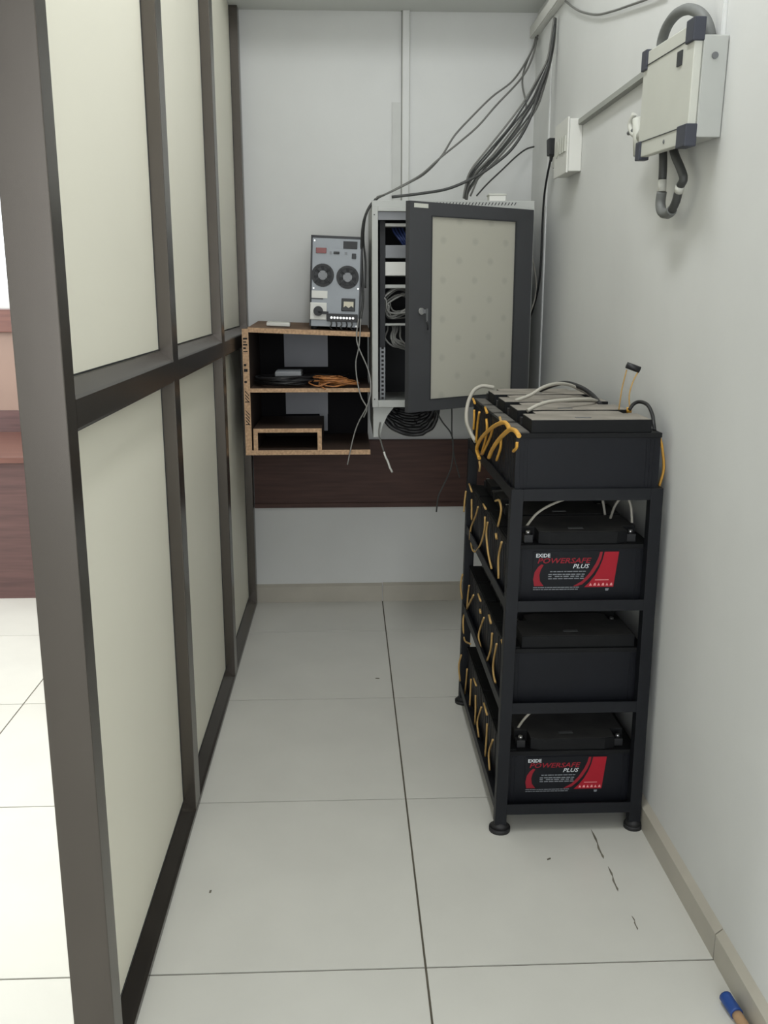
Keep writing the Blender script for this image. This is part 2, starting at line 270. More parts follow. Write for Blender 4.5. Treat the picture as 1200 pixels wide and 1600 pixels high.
 'T2': [[(0.339, 2.64, 0.421), (0.334, 2.64, 0.385), (0.339, 2.64, 0.343)], [(0.349, 2.565, 0.409), (0.349, 2.587, 0.368), (0.349, 2.596, 0.333)], [(0.349, 2.468, 0.412), (0.349, 2.582, 0.338), (0.346, 2.64, 0.292), (0.344, 2.64, 0.261), (0.349, 2.638, 0.213), (0.349, 2.51, 0.25)], [(0.349, 2.269, 0.416), (0.349, 2.352, 0.339), (0.349, 2.312, 0.318)], [(0.349, 2.13, 0.426), (0.349, 2.143, 0.381), (0.349, 2.198, 0.325)], [(0.349, 2.061, 0.425), (0.349, 2.099, 0.364), (0.349, 2.094, 0.336), (0.349, 2.062, 0.325)], [(0.349, 2.187, 0.452), (0.349, 2.154, 0.443)], [(0.349, 2.382, 0.443), (0.349, 2.332, 0.44)], [(0.349, 1.992, 0.461), (0.349, 1.974, 0.456)], [(0.349, 2.34, 0.414), (0.349, 2.327, 0.408)]],
 'T1': [[(0.34, 2.64, 0.165), (0.333, 2.64, 0.127), (0.338, 2.64, 0.079)], [(0.349, 2.567, 0.149), (0.349, 2.588, 0.091), (0.349, 2.612, 0.047)], [(0.349, 2.48, 0.154), (0.349, 2.487, 0.109), (0.349, 2.494, 0.062)], [(0.349, 2.384, 0.148), (0.349, 2.377, 0.105), (0.349, 2.383, 0.06)], [(0.349, 2.274, 0.163), (0.349, 2.336, 0.091), (0.349, 2.305, 0.06)], [(0.349, 2.17, 0.166), (0.349, 2.174, 0.121), (0.349, 2.187, 0.066)], [(0.349, 2.075, 0.17), (0.349, 2.128, 0.108), (0.349, 2.11, 0.068)], [(0.349, 2.232, 0.194), (0.349, 2.174, 0.189)], [(0.349, 2.429, 0.178), (0.349, 2.376, 0.18)]],
 'inloop': [[(0.226, 3.27, 1.244), (0.178, 3.24, 1.254), (0.132, 3.23, 1.225), (0.136, 3.225, 1.21), (0.139, 3.23, 1.182), (0.159, 3.24, 1.169), (0.226, 3.26, 1.172)], [(0.257, 3.282, 1.22), (0.198, 3.252, 1.231), (0.141, 3.242, 1.201), (0.145, 3.237, 1.194), (0.147, 3.242, 1.173), (0.168, 3.252, 1.16), (0.256, 3.272, 1.221)], [(0.226, 3.294, 1.22), (0.177, 3.264, 1.231), (0.129, 3.254, 1.201), (0.133, 3.249, 1.193), (0.136, 3.254, 1.171), (0.156, 3.264, 1.158), (0.225, 3.284, 1.184)], [(0.244, 3.306, 1.224), (0.194, 3.276, 1.235), (0.146, 3.266, 1.205), (0.15, 3.261, 1.203), (0.153, 3.266, 1.188), (0.173, 3.276, 1.174), (0.244, 3.296, 1.187)], [(0.219, 3.318, 1.238), (0.178, 3.288, 1.248), (0.138, 3.278, 1.218), (0.142, 3.273, 1.198), (0.144, 3.278, 1.164), (0.165, 3.288, 1.151), (0.219, 3.308, 1.172)], [(0.215, 3.33, 1.244), (0.172, 3.3, 1.255), (0.131, 3.29, 1.225), (0.135, 3.285, 1.204), (0.137, 3.29, 1.17), (0.158, 3.3, 1.157), (0.215, 3.32, 1.18)], [(0.219, 3.342, 1.219), (0.177, 3.312, 1.23), (0.136, 3.302, 1.2), (0.14, 3.297, 1.198), (0.143, 3.302, 1.183), (0.163, 3.312, 1.169), (0.218, 3.332, 1.183)], [(0.217, 3.354, 1.244), (0.174, 3.324, 1.255), (0.132, 3.314, 1.225), (0.137, 3.309, 1.206), (0.139, 3.314, 1.173), (0.16, 3.324, 1.16), (0.217, 3.344, 1.17)], [(0.242, 3.366, 1.242), (0.186, 3.336, 1.253), (0.133, 3.326, 1.222), (0.137, 3.321, 1.199), (0.139, 3.326, 1.162), (0.16, 3.336, 1.149), (0.241, 3.356, 1.156)], [(0.173, 3.3, 1.132), (0.167, 3.27, 1.111), (0.163, 3.26, 1.085), (0.187, 3.27, 1.063), (0.233, 3.32, 1.05)], [(0.159, 3.3, 1.132), (0.16, 3.27, 1.111), (0.156, 3.26, 1.085), (0.168, 3.27, 1.058), (0.226, 3.32, 1.037)], [(0.165, 3.3, 1.132), (0.165, 3.27, 1.111), (0.162, 3.26, 1.085), (0.173, 3.27, 1.067), (0.231, 3.32, 1.051)], [(0.187, 3.3, 1.132), (0.186, 3.27, 1.111), (0.186, 3.26, 1.085), (0.206, 3.27, 1.062), (0.253, 3.32, 1.034)], [(0.167, 3.3, 1.132), (0.16, 3.27, 1.111), (0.153, 3.26, 1.085), (0.176, 3.27, 1.06), (0.225, 3.32, 1.045)], [(0.143, 3.3, 1.132), (0.142, 3.27, 1.111), (0.133, 3.26, 1.085), (0.16, 3.27, 1.057), (0.207, 3.32, 1.048)], [(0.181, 3.3, 1.132), (0.174, 3.27, 1.111), (0.168, 3.26, 1.085), (0.191, 3.27, 1.063), (0.24, 3.32, 1.041)], [(0.178, 3.3, 1.132), (0.176, 3.27, 1.111), (0.167, 3.26, 1.085), (0.195, 3.27, 1.069), (0.242, 3.32, 1.034)]],
 'inblue': [[(0.157, 3.3, 1.459), (0.166, 3.26, 1.432), (0.185, 3.25, 1.408), (0.209, 3.28, 1.376)], [(0.168, 3.3, 1.459), (0.177, 3.26, 1.432), (0.194, 3.25, 1.408), (0.217, 3.28, 1.376)], [(0.179, 3.3, 1.459), (0.188, 3.26, 1.432), (0.202, 3.25, 1.408), (0.226, 3.28, 1.376)], [(0.19, 3.3, 1.459), (0.198, 3.26, 1.432), (0.211, 3.25, 1.408), (0.235, 3.28, 1.376)]],
}

XW = .700     # corridor wall on the right
YB = 3.654    # corridor wall at the back

# ================================================================== setting
# floor with separate tiles; joints recessed
fl = struct(MB().box(-3.5, XW+.1, -2.6, 4.9, -.06, -.0025).build('floor', GROUT), 'pale tiled floor with dark joints')
TX, TY, G = .573, .6, .0012
xs = [.138 + TX*k for k in range(-7, 3)]; ys = [1.5 + TY*k for k in range(-7, 7)]
cache = {}
for i in range(len(xs)-1):
    for j in range(len(ys)-1):
        x0, x1 = max(xs[i], -3.5)+G, min(xs[i+1], XW)-G; y0, y1 = max(ys[j], -2.6)+G, min(ys[j+1], 4.9)-G
        if x1-x0 < .02 or y1-y0 < .02: continue
        key = (round(x1-x0, 4), round(y1-y0, 4))
        if key not in cache:
            w, d = key; cache[key] = MB().hexa([(-w/2,-d/2,-.01),(w/2,-d/2,-.01),(w/2,d/2,-.01),(-w/2,d/2,-.01)],
                                             [(-w/2+.001,-d/2+.001,0),(w/2-.001,-d/2+.001,0),(w/2-.001,d/2-.001,0),(-w/2+.001,d/2-.001,0)]).mesh('tile')
            cache[key].materials.append(TILE)
        o = bpy.data.objects.new('tile', cache[key]); COL.objects.link(o); o.parent = fl
        o.location = Vector(((x0+x1)/2, (y0+y1)/2, 0)) - fl.location
# scuffs left on the floor
for pts, w in (([(.567,1.945),(.566,1.87),(.565,1.828)], .0035), ([(.567,1.80),(.566,1.75),(.564,1.711)], .003), ([(.569,1.632),(.570,1.61),(.568,1.588)], .002), ([(.085,2.853),(.098,2.852)], .004), ([(.438,1.83),(.447,1.835)], .003), ([(-.300,1.74),(-.298,1.75)], .003)):
    if len(pts) > 2:
        pts = [(a[0]+(b[0]-a[0])*q/4+.0012*math.sin(7*q+11*k), a[1]+(b[1]-a[1])*q/4) for k, (a, b) in enumerate(zip(pts, pts[1:])) for q in range(4)] + [pts[-1]]
        pw = [w*(.25+.55*abs(math.sin(1.9*k+.7)))*(1 if 0 < k < len(pts)-1 else .2) for k in range(len(pts))]
        MB().face([(x-e, y, .0004) for (x, y), e in zip(pts, pw)]+[(x+e, y, .0004) for (x, y), e in zip(pts, pw)][::-1]).build('scuff_mark', STAIN, fl); continue
    mb = MB(); n = len(pts); top = [(x-w*(.5+.5*(k % 2)), y, .0004) for k, (x, y) in enumerate(pts)]; bot = [(x+w*(.6+.4*((k+1) % 2)), y, .0004) for k, (x, y) in enumerate(pts)]
    if abs(pts[0][0]-pts[-1][0]) > abs(pts[0][1]-pts[-1][1]):
        top = [(x, y-w, .0004) for x, y in pts]; bot = [(x, y+w, .0004) for x, y in pts]
    mb.face(top+bot[::-1]); mb.build('scuff_mark', STAIN, fl)

struct(MB().box(XW, XW+.15, -2.6, YB+.15, -.06, 3.0).build('wall_right', WALL), 'white painted corridor wall on the right')
struct(MB().box(-.44, XW, YB, YB+.15, -.06, 3.0).build('wall_back', WALLB), 'white painted wall at the end of the corridor')
struct(MB().box(-.59, -.44, YB, 4.75, -.06, 3.0).build('wall_left_room_side', WALL), 'white wall beside the window of the next room')
struct(MB().box(-3.65, XW+.15, -2.6, 4.9, 3.0, 3.15).build('ceiling', CEIL), 'white ceiling')
struct(MB().box(-.44, XW, YB-.28, YB, 2.222, 3.0).build('trim_1', CEIL), 'white ceiling beam above the back wall')
# next room: far wall with window, left wall with long window, wall behind with doorway
def wall_hole(name, axis, c0, c1, a0, a1, z0, z1, h0, h1, k0, k1, label):
    mb = MB()
    for (p0, p1, q0, q1) in ((a0, a1, z0, k0), (a0, a1, k1, z1), (a0, h0, k0, k1), (h1, a1, k0, k1)):
        if p1-p0 < .001 or q1-q0 < .001: continue
        mb.box(p0, p1, c0, c1, q0, q1) if axis == 'Y' else mb.box(c0, c1, p0, p1, q0, q1)
    return struct(mb.build(name, WALL), label)
wall_hole('wall_next_room', 'Y', 4.75, 4.9, -3.5, -.44, -.06, 3.0, -3.0, -.75, 1.225, 2.5, 'far wall of the next room with a window')
wall_hole('wall_left_room', 'X', -3.65, -3.5, -2.6, 4.9, -.06, 3.0, 0.8, 4.2, .7, 2.8, 'left wall of the next room with a long window')
wall_hole('wall_front', 'Y', -2.75, -2.6, -3.65, XW+.15, -.06, 3.0, -1.35, .7, .0, 2.7, 'wall with a wide doorway behind the viewer')
def window(name, axis, c, a0, a1, z0, z1, n, label):
    root = thing(name, label, None, ((a0+a1)/2 if axis == 'Y' else c, c if axis == 'Y' else (a0+a1)/2, z0), kind='structure')
    B = lambda p0, p1, q0, q1, t=.02: (MB().box(p0, p1, c-t, c+t, q0, q1) if axis == 'Y' else MB().box(c-t, c+t, p0, p1, q0, q1))
    for q in ((z0, z0+.04), (z1-.04, z1)): B(a0, a1, *q).build('frame_rail', SCREEN, root)
    for k in range(n+1):
        x = a0+(a1-a0-.04)*k/n; B(x, x+.04, z0+.04, z1-.04).build('frame_stile', SCREEN, root)
    return root
window('window_1', 'Y', 4.82, -3.0, -.75, 1.225, 2.5, 3, 'bright window above the brown counter in the next room')
window('window_2', 'X', -3.57, 0.8, 4.2, .7, 2.8, 4, 'long window of the next room')

# skirting tiles
def skirting(name, segs, label):
    root = thing(name, label, None, segs[0][:1] + segs[0][2:3] + (0,), kind='structure')
    for x0, x1, y0, y1, h in segs:
        pr = [(x0, y0, 0), (x0, y0, h-.012), (x1, y0, h), (x1, y0, 0)] if y1-y0 > x1-x0 or y1-y0 > .1 else [(x0, y0, 0), (x0, y0, h-.010), (x0, y1, h), (x0, y1, 0)]
        MB().prism(pr, (0, y1-y0, 0) if y1-y0 > .1 else (x1-x0, 0, 0)).build('skirting_tile', SKIRT, root)
    return root
skirting('baseboard_back', [(-.375, .1365, YB-.012, YB, .076), (.1395, XW-.0155, YB-.012, YB, .078)], 'beige tile skirting along the back wall')
skirting('baseboard_right', [(XW-.014, XW, y0+.0015, min(y0+.6, YB)-.0015, .067) for y0 in (-.3, .3, .9, 1.5, 2.1, 2.7, 3.3)], 'beige tile skirting along the right wall')

# ---- aluminium partition on the left
PX0, PX1 = -.438, -.375; PC = -.405; PZ = 2.245
part = thing('wall_left', 'bronze aluminium framed partition with cream panels', None, (-.4065, 2.45, 0), kind='structure')
def upright(name, y0, y1, z0, z1):
    MB().box(PX0, PX1, y0, y1, z0, z1).build(name, BRONZE, part, bevel=.0015)
upright('near_post', 1.255, 1.302, 0, PZ+.05)
segs = [(1.302, 2.047), (2.11, 2.86), (2.923, 3.602)]
upright('mullion', 2.047, 2.11, .014, PZ); upright('mullion', 2.86, 2.923, .014, PZ); upright('end_post', 3.602, YB, .0, PZ)
def rail(name, y0, y1, prof):  # profile points (x,z)
    MB().prism([(x, y0, z) for x, z in prof], (0, y1-y0, 0)).build(name, BRONZE, part)
def sym(pr):   # mirror the bead profile to the other face
    c = (PX0+PX1)/2
    return pr + [(2*c-x, z) for x, z in pr[::-1]]
rail('bottom_rail', 1.302, 3.602, sym([(PX1, 0), (PX1, .012), (PX1-.006, .016), (PC+.002, .036)]))
rail('top_rail', 1.302, YB, sym([(PX1, PZ), (PX1, PZ+.05)]))
for (a, b) in segs:
    e = .001
    rail('middle_rail', a, b, sym([(PC+.003, 1.036), (PX1-.002, 1.046), (PX1, 1.050), (PX1, 1.090), (PX1-.003, 1.094), (PC+.003, 1.113)]))
    MB().box(PC-.005, PC+.0, a-.004, b+.004, .03, 1.04).build('panel', PANEL, part)
    MB().box(PC-.005, PC+.0, a-.004, b+.004, 1.108, PZ+.01).build('panel', PANEL, part)
    for (z0, z1) in ((.037, 1.035), (1.114, PZ)):   # black gaskets around the panels
        g = MB(); g.box(PC-.001, PC+.0015, a, a+.003, z0, z1); g.box(PC-.001, PC+.0015, b-.003, b, z0, z1)
        g.box(PC-.001, PC+.0015, a, b, z0, z0+.003); g.box(PC-.001, PC+.0015, a, b, z1-.003, z1); g.build('gasket', BLACK, part)
MB().box(PX0-.004, PX0, 1.302, 1.312, 0, PZ).build('edge_strip', OFFW, part)

# ---- furniture seen past the partition's post
dk = thing('counter', 'brown wooden counter below the bright window in the next room', 'counter', (-2.0, 3.9, 0))
MB().box(-3.0, -.75, 3.74, 3.76, 0, .575).build('front_panel', DESKF, dk)
for x in (-3.0, -.77): MB().box(x, x+.02, 3.76, 4.4, 0, .575).build('side_panel', DESKF, dk)
MB().box(-3.02, -.73, 3.71, 4.42, .575, .60).build('top', REDWOOD, dk, bevel=.002)
cu = thing('low_cupboard', 'tan panelled cupboard with red-brown top behind the brown counter', 'cupboard', (-2.0, 4.6, 0))
MB().box(-3.0, -.75, 4.43, 4.74, 0, .70).build('plinth', DESKF, cu)
MB().box(-3.0, -.75, 4.44, 4.74, .70, 1.062).build('front_panel', TAN, cu)
MB().box(-3.02, -.73, 4.41, 4.745, 1.062, 1.165).build('top', REDWOOD, cu, bevel=.003)

# ================================================================== battery rack
LV = [(.046, .072), (.301, .327), (.546, .571), (.798, .824)]
lx = lambda z: .337 + .014*z/.82
RX1 = .682; RY0, RY1 = 1.94, 2.672; PW = .027
rk = thing('battery_rack', 'black steel four-tier rack full of batteries against the right wall', 'rack', (.51, 2.3, 0))
for y in (RY0, RY1-PW):
    MB().hexa([(lx(0),y,.02),(lx(0)+PW,y,.02),(lx(0)+PW,y+PW,.02),(lx(0),y+PW,.02)], [(lx(.824),y,.824),(lx(.824)+PW,y,.824),(lx(.824)+PW,y+PW,.824),(lx(.824),y+PW,.824)]).build('post', RACK, rk, bevel=.001)
    MB().box(RX1-PW, RX1, y, y+PW, .02, .824).build('post', RACK, rk, bevel=.001)
    for x in (lx(0)+PW/2, RX1-PW/2):
        MB().cyl((x, y+PW/2, 0), (x, y+PW/2, .010), .0215 if x > .5 else .025, 20).cyl((x, y+PW/2, .010), (x, y+PW/2, .022), .0215 if x > .5 else .023, 20, .014).build('foot', RUBBER, rk)
for z0, z1 in LV:
    l = lx(z0); t = .003
    for y, s in ((RY0+.001, 1), (RY1-.001, -1)):      # front and rear angle bars
        MB().prism([(l+PW-.004, y, z0), (l+PW-.004, y, z1), (l+PW-.004, y+s*t, z1), (l+PW-.004, y+s*t, z0+t), (l+PW-.004, y+s*.034, z0+t), (l+PW-.004, y+s*.034, z0)], (RX1-PW+.004-(l+PW-.004), 0, 0)).build('cross_bar', RACK, rk)
    for x, s in ((l+.001, 1), (RX1-.001, -1)):         # side angle bars
        MB().prism([(x, RY0+PW, z0), (x, RY0+PW, z1), (x+s*t, RY0+PW, z1), (x+s*t, RY0+PW, z0+t), (x+s*.036, RY0+PW, z0+t), (x+s*.036, RY0+PW, z0)], (0, RY1-RY0-2*PW, 0)).build('side_bar', RACK, rk)

# ---- one battery, local origin at bottom centre of its front-left corner
BL, BW, BH = .313, .162, .170
def make_battery(top_m, lid_m, front=False):
    root = thing('battery', 'black battery', 'battery', local=True)
    b = MB(); b.box(0, BL, 0, BW, 0, .132)
    for x in (.012, .020, .028, BL-.012, BL-.020, BL-.028):       # moulded ribs on the faces
        for y in (-.0012, BW): b.box(x-.002, x+.002, y, y+.0012, .01, .128)
    for y in (.03, .06, .09, .12):
        for x in (-.0012, BL): b.box(x, x+.0012, y-.002, y+.002, .01, .128)
    b.build('case', CASE, root)
    MB().box(-.002, BL+.002, -.002, BW+.001, .132, .142).build('rim', lid_m, root, bevel=.001)
    a0, a1 = .033, BL-.020
    # raised lid with terminal notches cut in two corners
    poly = [(a0, .004), (a1, .004), (a1, BW-.052), (a1-.030, BW-.052), (a1-.030, BW-.010), (a1-.055, BW-.002), (a0+.055, BW-.002), (a0+.030, BW-.010), (a0+.030, BW-.052), (a0, BW-.052)]
    fy = (lambda y: BW-y) if front else (lambda y: y)
    poly = [(x, fy(y)) for x, y in poly]
    ld = MB().prism([(x, y, .142) for x, y in poly], (0, 0, BH-.142)).build('lid', lid_m, root, bevel=.0015)
    MB().prism([(x*.985+.0015, y*.97+.002, BH) for x, y in poly], (0, 0, .0006)).build('dust_layer', top_m, ld)
    MB().box(.002, a0-.004, .006, BW-.010, .142, .1445).build('end_ledge', DUSTL if top_m is DUST else LID, root)
    MB().box(.135, .168, .030, .040, BH, BH+.0016).build('date_plate', GREYM, ld)
    for x in (.045, BL-.036):
        ya, yb = sorted((fy(BW-.040), fy(BW-.018))); yc = fy(BW-.029)
        tm = MB().box(x-.012, x+.008, ya, yb, .142, .160).build('terminal', BLACK, root, bevel=.001)
        MB().cyl((x-.002, yc, .160), (x-.002, yc, .167), .005, 10).build('bolt', METAL, tm)
    return root
def front_label(root):
    """printed front label, flat layers just proud of the case"""
    S = .191/740; fx = lambda x: .052+(x-210)*S; fz = lambda y: .126-(y-165)*S
    lab = MB().box(fx(205), fx(955), -.0018, -.0012, fz(525), fz(160)).build('label', LBK, root)
    lay = [0]
    def flat(name, m, poly, d):
        MB().face([(fx(x), -.0018-d, fz(y)) for x, y in poly]).build(name, m, lab, off=(0,0,0))
    flat('red_panel', REDL, [(825,168),(950,168),(916,486),(660,486),(705,440),(750,380),(785,310),(810,240)], .0003)
    flat('red_swoosh', REDT, [(785,168),(808,168),(800,225),(775,290),(735,360),(690,415),(640,462),(600,474),(560,478),(640,430),(700,360),(750,275),(775,215)], .0003)
    flat('red_swoosh', REDT, [(278,276),(298,282),(275,325),(264,370),(270,425),(304,472),(222,472),(211,410),(222,345),(250,300)], .0003)
    def txt(s, x0, x1, y0, y1, m, shear, bold, name):
        me = text_mesh(s, 1.0, shear, bold=bold); xsv = [v.co.x for v in me.vertices]; ysv = [v.co.y for v in me.vertices]
        ax, bx_, ay, by = min(xsv), max(xsv), min(ysv), max(ysv)
        for v in me.vertices:
            u = (v.co.x-ax)/(bx_-ax); w = (v.co.y-ay)/(by-ay)
            v.co = Vector((fx(x0+(x1-x0)*u), -.0018-.0005, fz(y1+(y0-y1)*w)))
        me.materials.clear(); me.materials.append(m); me.name = name
        o = bpy.data.objects.new(name, me); COL.objects.link(o); o.parent = lab; ORG[o.name] = Vector((0,0,0))
    txt('EXIDE', 230, 352, 180, 214, WHT, 0, .03, 'lettering')
    txt('POWERSAFE', 244, 712, 220, 268, REDT, .25, .015, 'lettering')
    txt('PLUS', 553, 698, 276, 315, WHT, .3, .01, 'lettering')
    pr = MB(); rr = random.Random(3)
    for y in (338, 364, 382, 402):                       # fine print, unreadable lines
        x = 356 if y == 338 else 342
        while x < 655:
            w = rr.uniform(14, 46); pr.face([(fx(x), -.0022, fz(y+9)), (fx(min(x+w, 668)), -.0022, fz(y+9)), (fx(min(x+w, 668)), -.0022, fz(y)), (fx(x), -.0022, fz(y))]); x += w+rr.uniform(4, 9 if y != 382 else 30)
    for y in (482, 500):
        x = 214
        while x < 600:
            w = rr.uniform(10, 40); pr.face([(fx(x), -.0022, fz(y+7)), (fx(x+w), -.0022, fz(y+7)), (fx(x+w), -.0022, fz(y)), (fx(x), -.0022, fz(y))]); x += w+rr.uniform(3, 6)
    pr.face([(fx(848), -.0022, fz(520)), (fx(872), -.0022, fz(520)), (fx(878), -.0022, fz(498)), (fx(846), -.0022, fz(498))])
    pr.build('fine_print', GRYT, lab, off=(0,0,0))
    ic = MB()
    for k in range(6):
        c = (fx(715+k*36), -.0024, fz(460)); r = .0032
        if k % 2: ic.face([(c[0]-r, c[1], c[2]-r), (c[0]+r, c[1], c[2]-r), (c[0]+r*.6, c[1], c[2]+r), (c[0]-r*.4, c[1], c[2]+r*.6)])
        else: ic.face([(c[0]-r, c[1], c[2]-r), (c[0]+r, c[1], c[2]-r), (c[0], c[1], c[2]+r)])
    ic.face([(fx(752), -.0024, fz(424)), (fx(872), -.0024, fz(424)), (fx(872), -.0024, fz(418)), (fx(752), -.0024, fz(418))])
    ic.build('warning_icons', PNK, lab, off=(0,0,0))
proto_top = make_battery(DUST, LID); proto_low = make_battery(DUSTD, LID); proto_front = make_battery(DUSTD, LID, True)
TN = ['bottom tier', 'second tier from the floor', 'third tier from the floor', 'top of the rack']
PN = ['front', 'second from the front', 'third from the front', 'rearmost']
used = set()
for t in range(4):
    proto = proto_top if t == 3 else proto_low
    y0 = 1.952 if t == 3 else 1.974; pitch = .172 if t == 3 else .167
    for k in range(4):
        if t in (0, 2) and k == 0: proto = proto_front
        elif t < 3: proto = proto_low
        if proto.name in used: o = copy_tree(proto)
        else: o = proto; used.add(proto.name)
        o.location = (.3595, y0+k*pitch, LV[t][0]+.003)
        if t == 3: o['label'] = 'black battery with grey dusty lid on the top of the rack, ' + PN[k]
        elif t in (0, 2) and k == 0: o['label'] = 'black battery with red printed label, ' + PN[k] + ' of the ' + TN[t]
        elif k == 0: o['label'] = 'plain unlabelled black battery at the front of the ' + TN[t]
        else: o['label'] = 'black battery on the ' + TN[t] + ' of the rack, ' + PN[k]
        o['group'] = 'rack batteries'
        if t in (0, 2) and k == 0: LABELLED = globals().get('LABELLED', []) + [o]
for o in LABELLED:
    ORG[o.name] = Vector((0,0,0)); front_label(o)

# ---- wiring of the batteries
for key, tn in (('T4', 'top row of batteries'), ('T3', 'third tier of batteries'), ('T2', 'second tier of batteries'), ('T1', 'bottom tier of batteries')):
    ordn = ['first', 'second', 'third', 'fourth', 'fifth', 'sixth', 'seventh', 'eighth', 'ninth', 'tenth', 'eleventh']; cnt = {True: 0, False: 0}
    for k, pts in enumerate(sorted(CB[key], key=lambda p: p[0][1]+p[-1][1])):
        short = (Vector(pts[0])-Vector(pts[-1])).length < .035
        if short:
            wire('wire_end', pts, .0032, YELD, ordn[cnt[short]]+' short yellow wire end from the front, at the '+tn, 'wire', 'yellow wire ends, '+tn, 6, 4)
        else:
            wire('jumper_wire', pts, .0026 if key != 'T4' else .0032, YEL if key == 'T4' else YELD, ordn[cnt[short]]+' yellow jumper wire from the front, hanging beside the '+tn, 'wire', 'yellow jumpers, '+tn)
        cnt[short] += 1
wire('jumper_wire', CB['arcY'][0], .0048, YEL, 'thick yellow wire arched highest at the left of the top batteries', 'wire')
wire('jumper_wire', CB['arcY'][1], .0048, YEL, 'thick yellow wire arched nearest the front corner of the top battery', 'wire')
wire('jumper_wire', CB['rightloop'], .003, YEL, 'yellow wire looped down between top front battery and right wall', 'wire')
wire('cable', CB['arc1'], .0045, WHW, 'white cable arched over the third top battery', 'cable')
wire('cable', CB['arc2'], .0045, WHW, 'white cable arched low over the second top battery', 'cable')
wire('cable', CB['arc3'], .006, BKW, 'black cable arched over the rear top batteries', 'cable')
wire('cable', CB['arc4'], .0042, BKW, 'short black cable bent over the right end of the top front battery', 'cable')
wire('cable', [(.412, 2.60, .977)]+CB['whiterear'], .0055, WHW, 'white cable hanging off the rear left corner of the top batteries', 'cable')
fs = thing('fuse_lead', 'pair of thin yellowish wires standing up to a black connector on top battery', 'connector', CB['up1'][0])
MB().tube(CB['up1'], .0017).build('lead', YELD, fs); MB().tube(CB['up2'], .0017).build('lead', YELD, fs)
MB().cyl(CB['plugtop'][0], CB['plugtop'][1], .0075, 12).build('connector_body', BLACK, fs)
MB().cyl((CB['up2'][0][0]-.002, CB['up2'][0][1], CB['up2'][0][2]-.004), (CB['up2'][0][0]-.002, CB['up2'][0][1], CB['up2'][0][2]+.008), .006, 10).build('lug', YEL, fs)
# loose leads lying between the tiers
def lead(pts, m, label): wire('lead', pts, .003, m, label, 'cable')
lead([(.405,2.04,.716),(.43,2.03,.752),(.475,2.035,.775),(.53,2.05,.786),(.575,2.08,.78),(.60,2.12,.76),(.61,2.125,.722)], WHW, 'white lead arched over the labelled battery of the third tier')
lead([(.615,2.10,.716),(.618,2.07,.76),(.632,2.05,.784),(.643,2.04,.765),(.646,2.03,.725)], WHW, 'white lead looped at the right end of the third tier')
lead([(.402,2.04,.216),(.415,2.03,.245),(.44,2.03,.272),(.475,2.05,.284),(.53,2.10,.272),(.58,2.16,.23)], WHW, 'white lead arched over the labelled battery of the bottom tier')
lead([(.36,2.25,.755),(.42,2.2,.768),(.50,2.18,.762),(.56,2.21,.752)], BKW, 'black lead lying over batteries of the third tier')

# ================================================================== shelf unit at the back
SY0, SY1 = 3.23, 3.628
su = thing('wall_shelf', 'open chipboard shelf unit with three boards beside the partition', 'shelf', (-.13, 3.43, .683))
def board(name, x0, x1, z0, z1, y1=SY1, y0=SY0, m=None):
    o = MB().box(x0, x1, y0+.002, y1, z0, z1).build(name, m or LAMI, su)
    MB().box(x0, x1, y0, y0+.002, z0, z1).build('raw_edge', CHIP, o)
board('side_board', -.356, -.334, .683, 1.118); board('shelf_board', -.334, .080, .683, .700); board('shelf_board', -.334, .080, .902, .916)
TBM = Matrix.Translation((-.3345, SY0, 1.1225)) @ Euler((R(1.6), R(2.3), 0)).to_matrix().to_4x4()
tb = MB().box(-.001, .415, .002, SY1-SY0, -.016, 0).xform(TBM).build('shelf_board', LAMT, su)
MB().box(-.001, .415, 0, .002, -.016, 0).xform(TBM).build('raw_edge', CHIP, tb)
MB().box(-.356, .080, SY1+.001, SY1+.018, .683, 1.115).build('back_board', DARKB, su)
# small open box shelf on the lowest board
for (x0, x1, z0, z1) in ((-.328, -.090, .762, .776), (-.328, -.313, .700, .762), (-.105, -.090, .700, .762)):
    board('box_board', x0, x1, z0, z1, SY1-.05, SY0+.002)
MB().box(-.313, -.105, SY1-.066, SY1-.052, .700, .762).build('box_back', DARKB, su)
# stencilled marks on the front edge of the side board
sb_marks = [(1.082,.006,.8),(1.072,.004,.6),(1.062,.005,.8),(1.05,.006,.5),(1.04,.003,.8),(.992,.008,.5),(.973,.010,.7),(.935,.007,.5),(.868,.003,.9),(.79,.003,.8)]
for z, h, w in sb_marks: MB().box(-.353, -.353+.018*w, SY0-.0006, SY0, z, z+h).build('stencil_mark', INK, su)
for z in (.905, .893, .882, .838, .826, .815, .803):
    MB().prism([(-.352, SY0-.0006, z), (-.352, SY0-.0006, z+.004), (-.338, SY0-.0006, z-.012), (-.338, SY0-.0006, z-.016)], (0, .0006, 0)).build('stencil_mark', INK, su)
# grey sheets on the dark back
YS = SY1-.0005
tag(MB().box(-.240, -.073, YS-.002, YS, .960, 1.09).build('sheet', SHEET), 'grey rectangular sheet on the dark back above the middle board', 'sheet')
tag(MB().box(-.238, -.075, YS-.002, YS, .778, .890).build('sheet', SHEET), 'grey rectangular sheet on the dark back under the middle board', 'sheet')
tag(MB().prism([(-.126, YS-.006, .898), (-.076, YS-.006, .898), (-.077, YS-.006, .712), (-.098, YS-.006, .712)], (0, .003, 0)).build('sheet', SHEET), 'grey tapered strip hanging under the middle board in front of grey sheet', 'sheet')

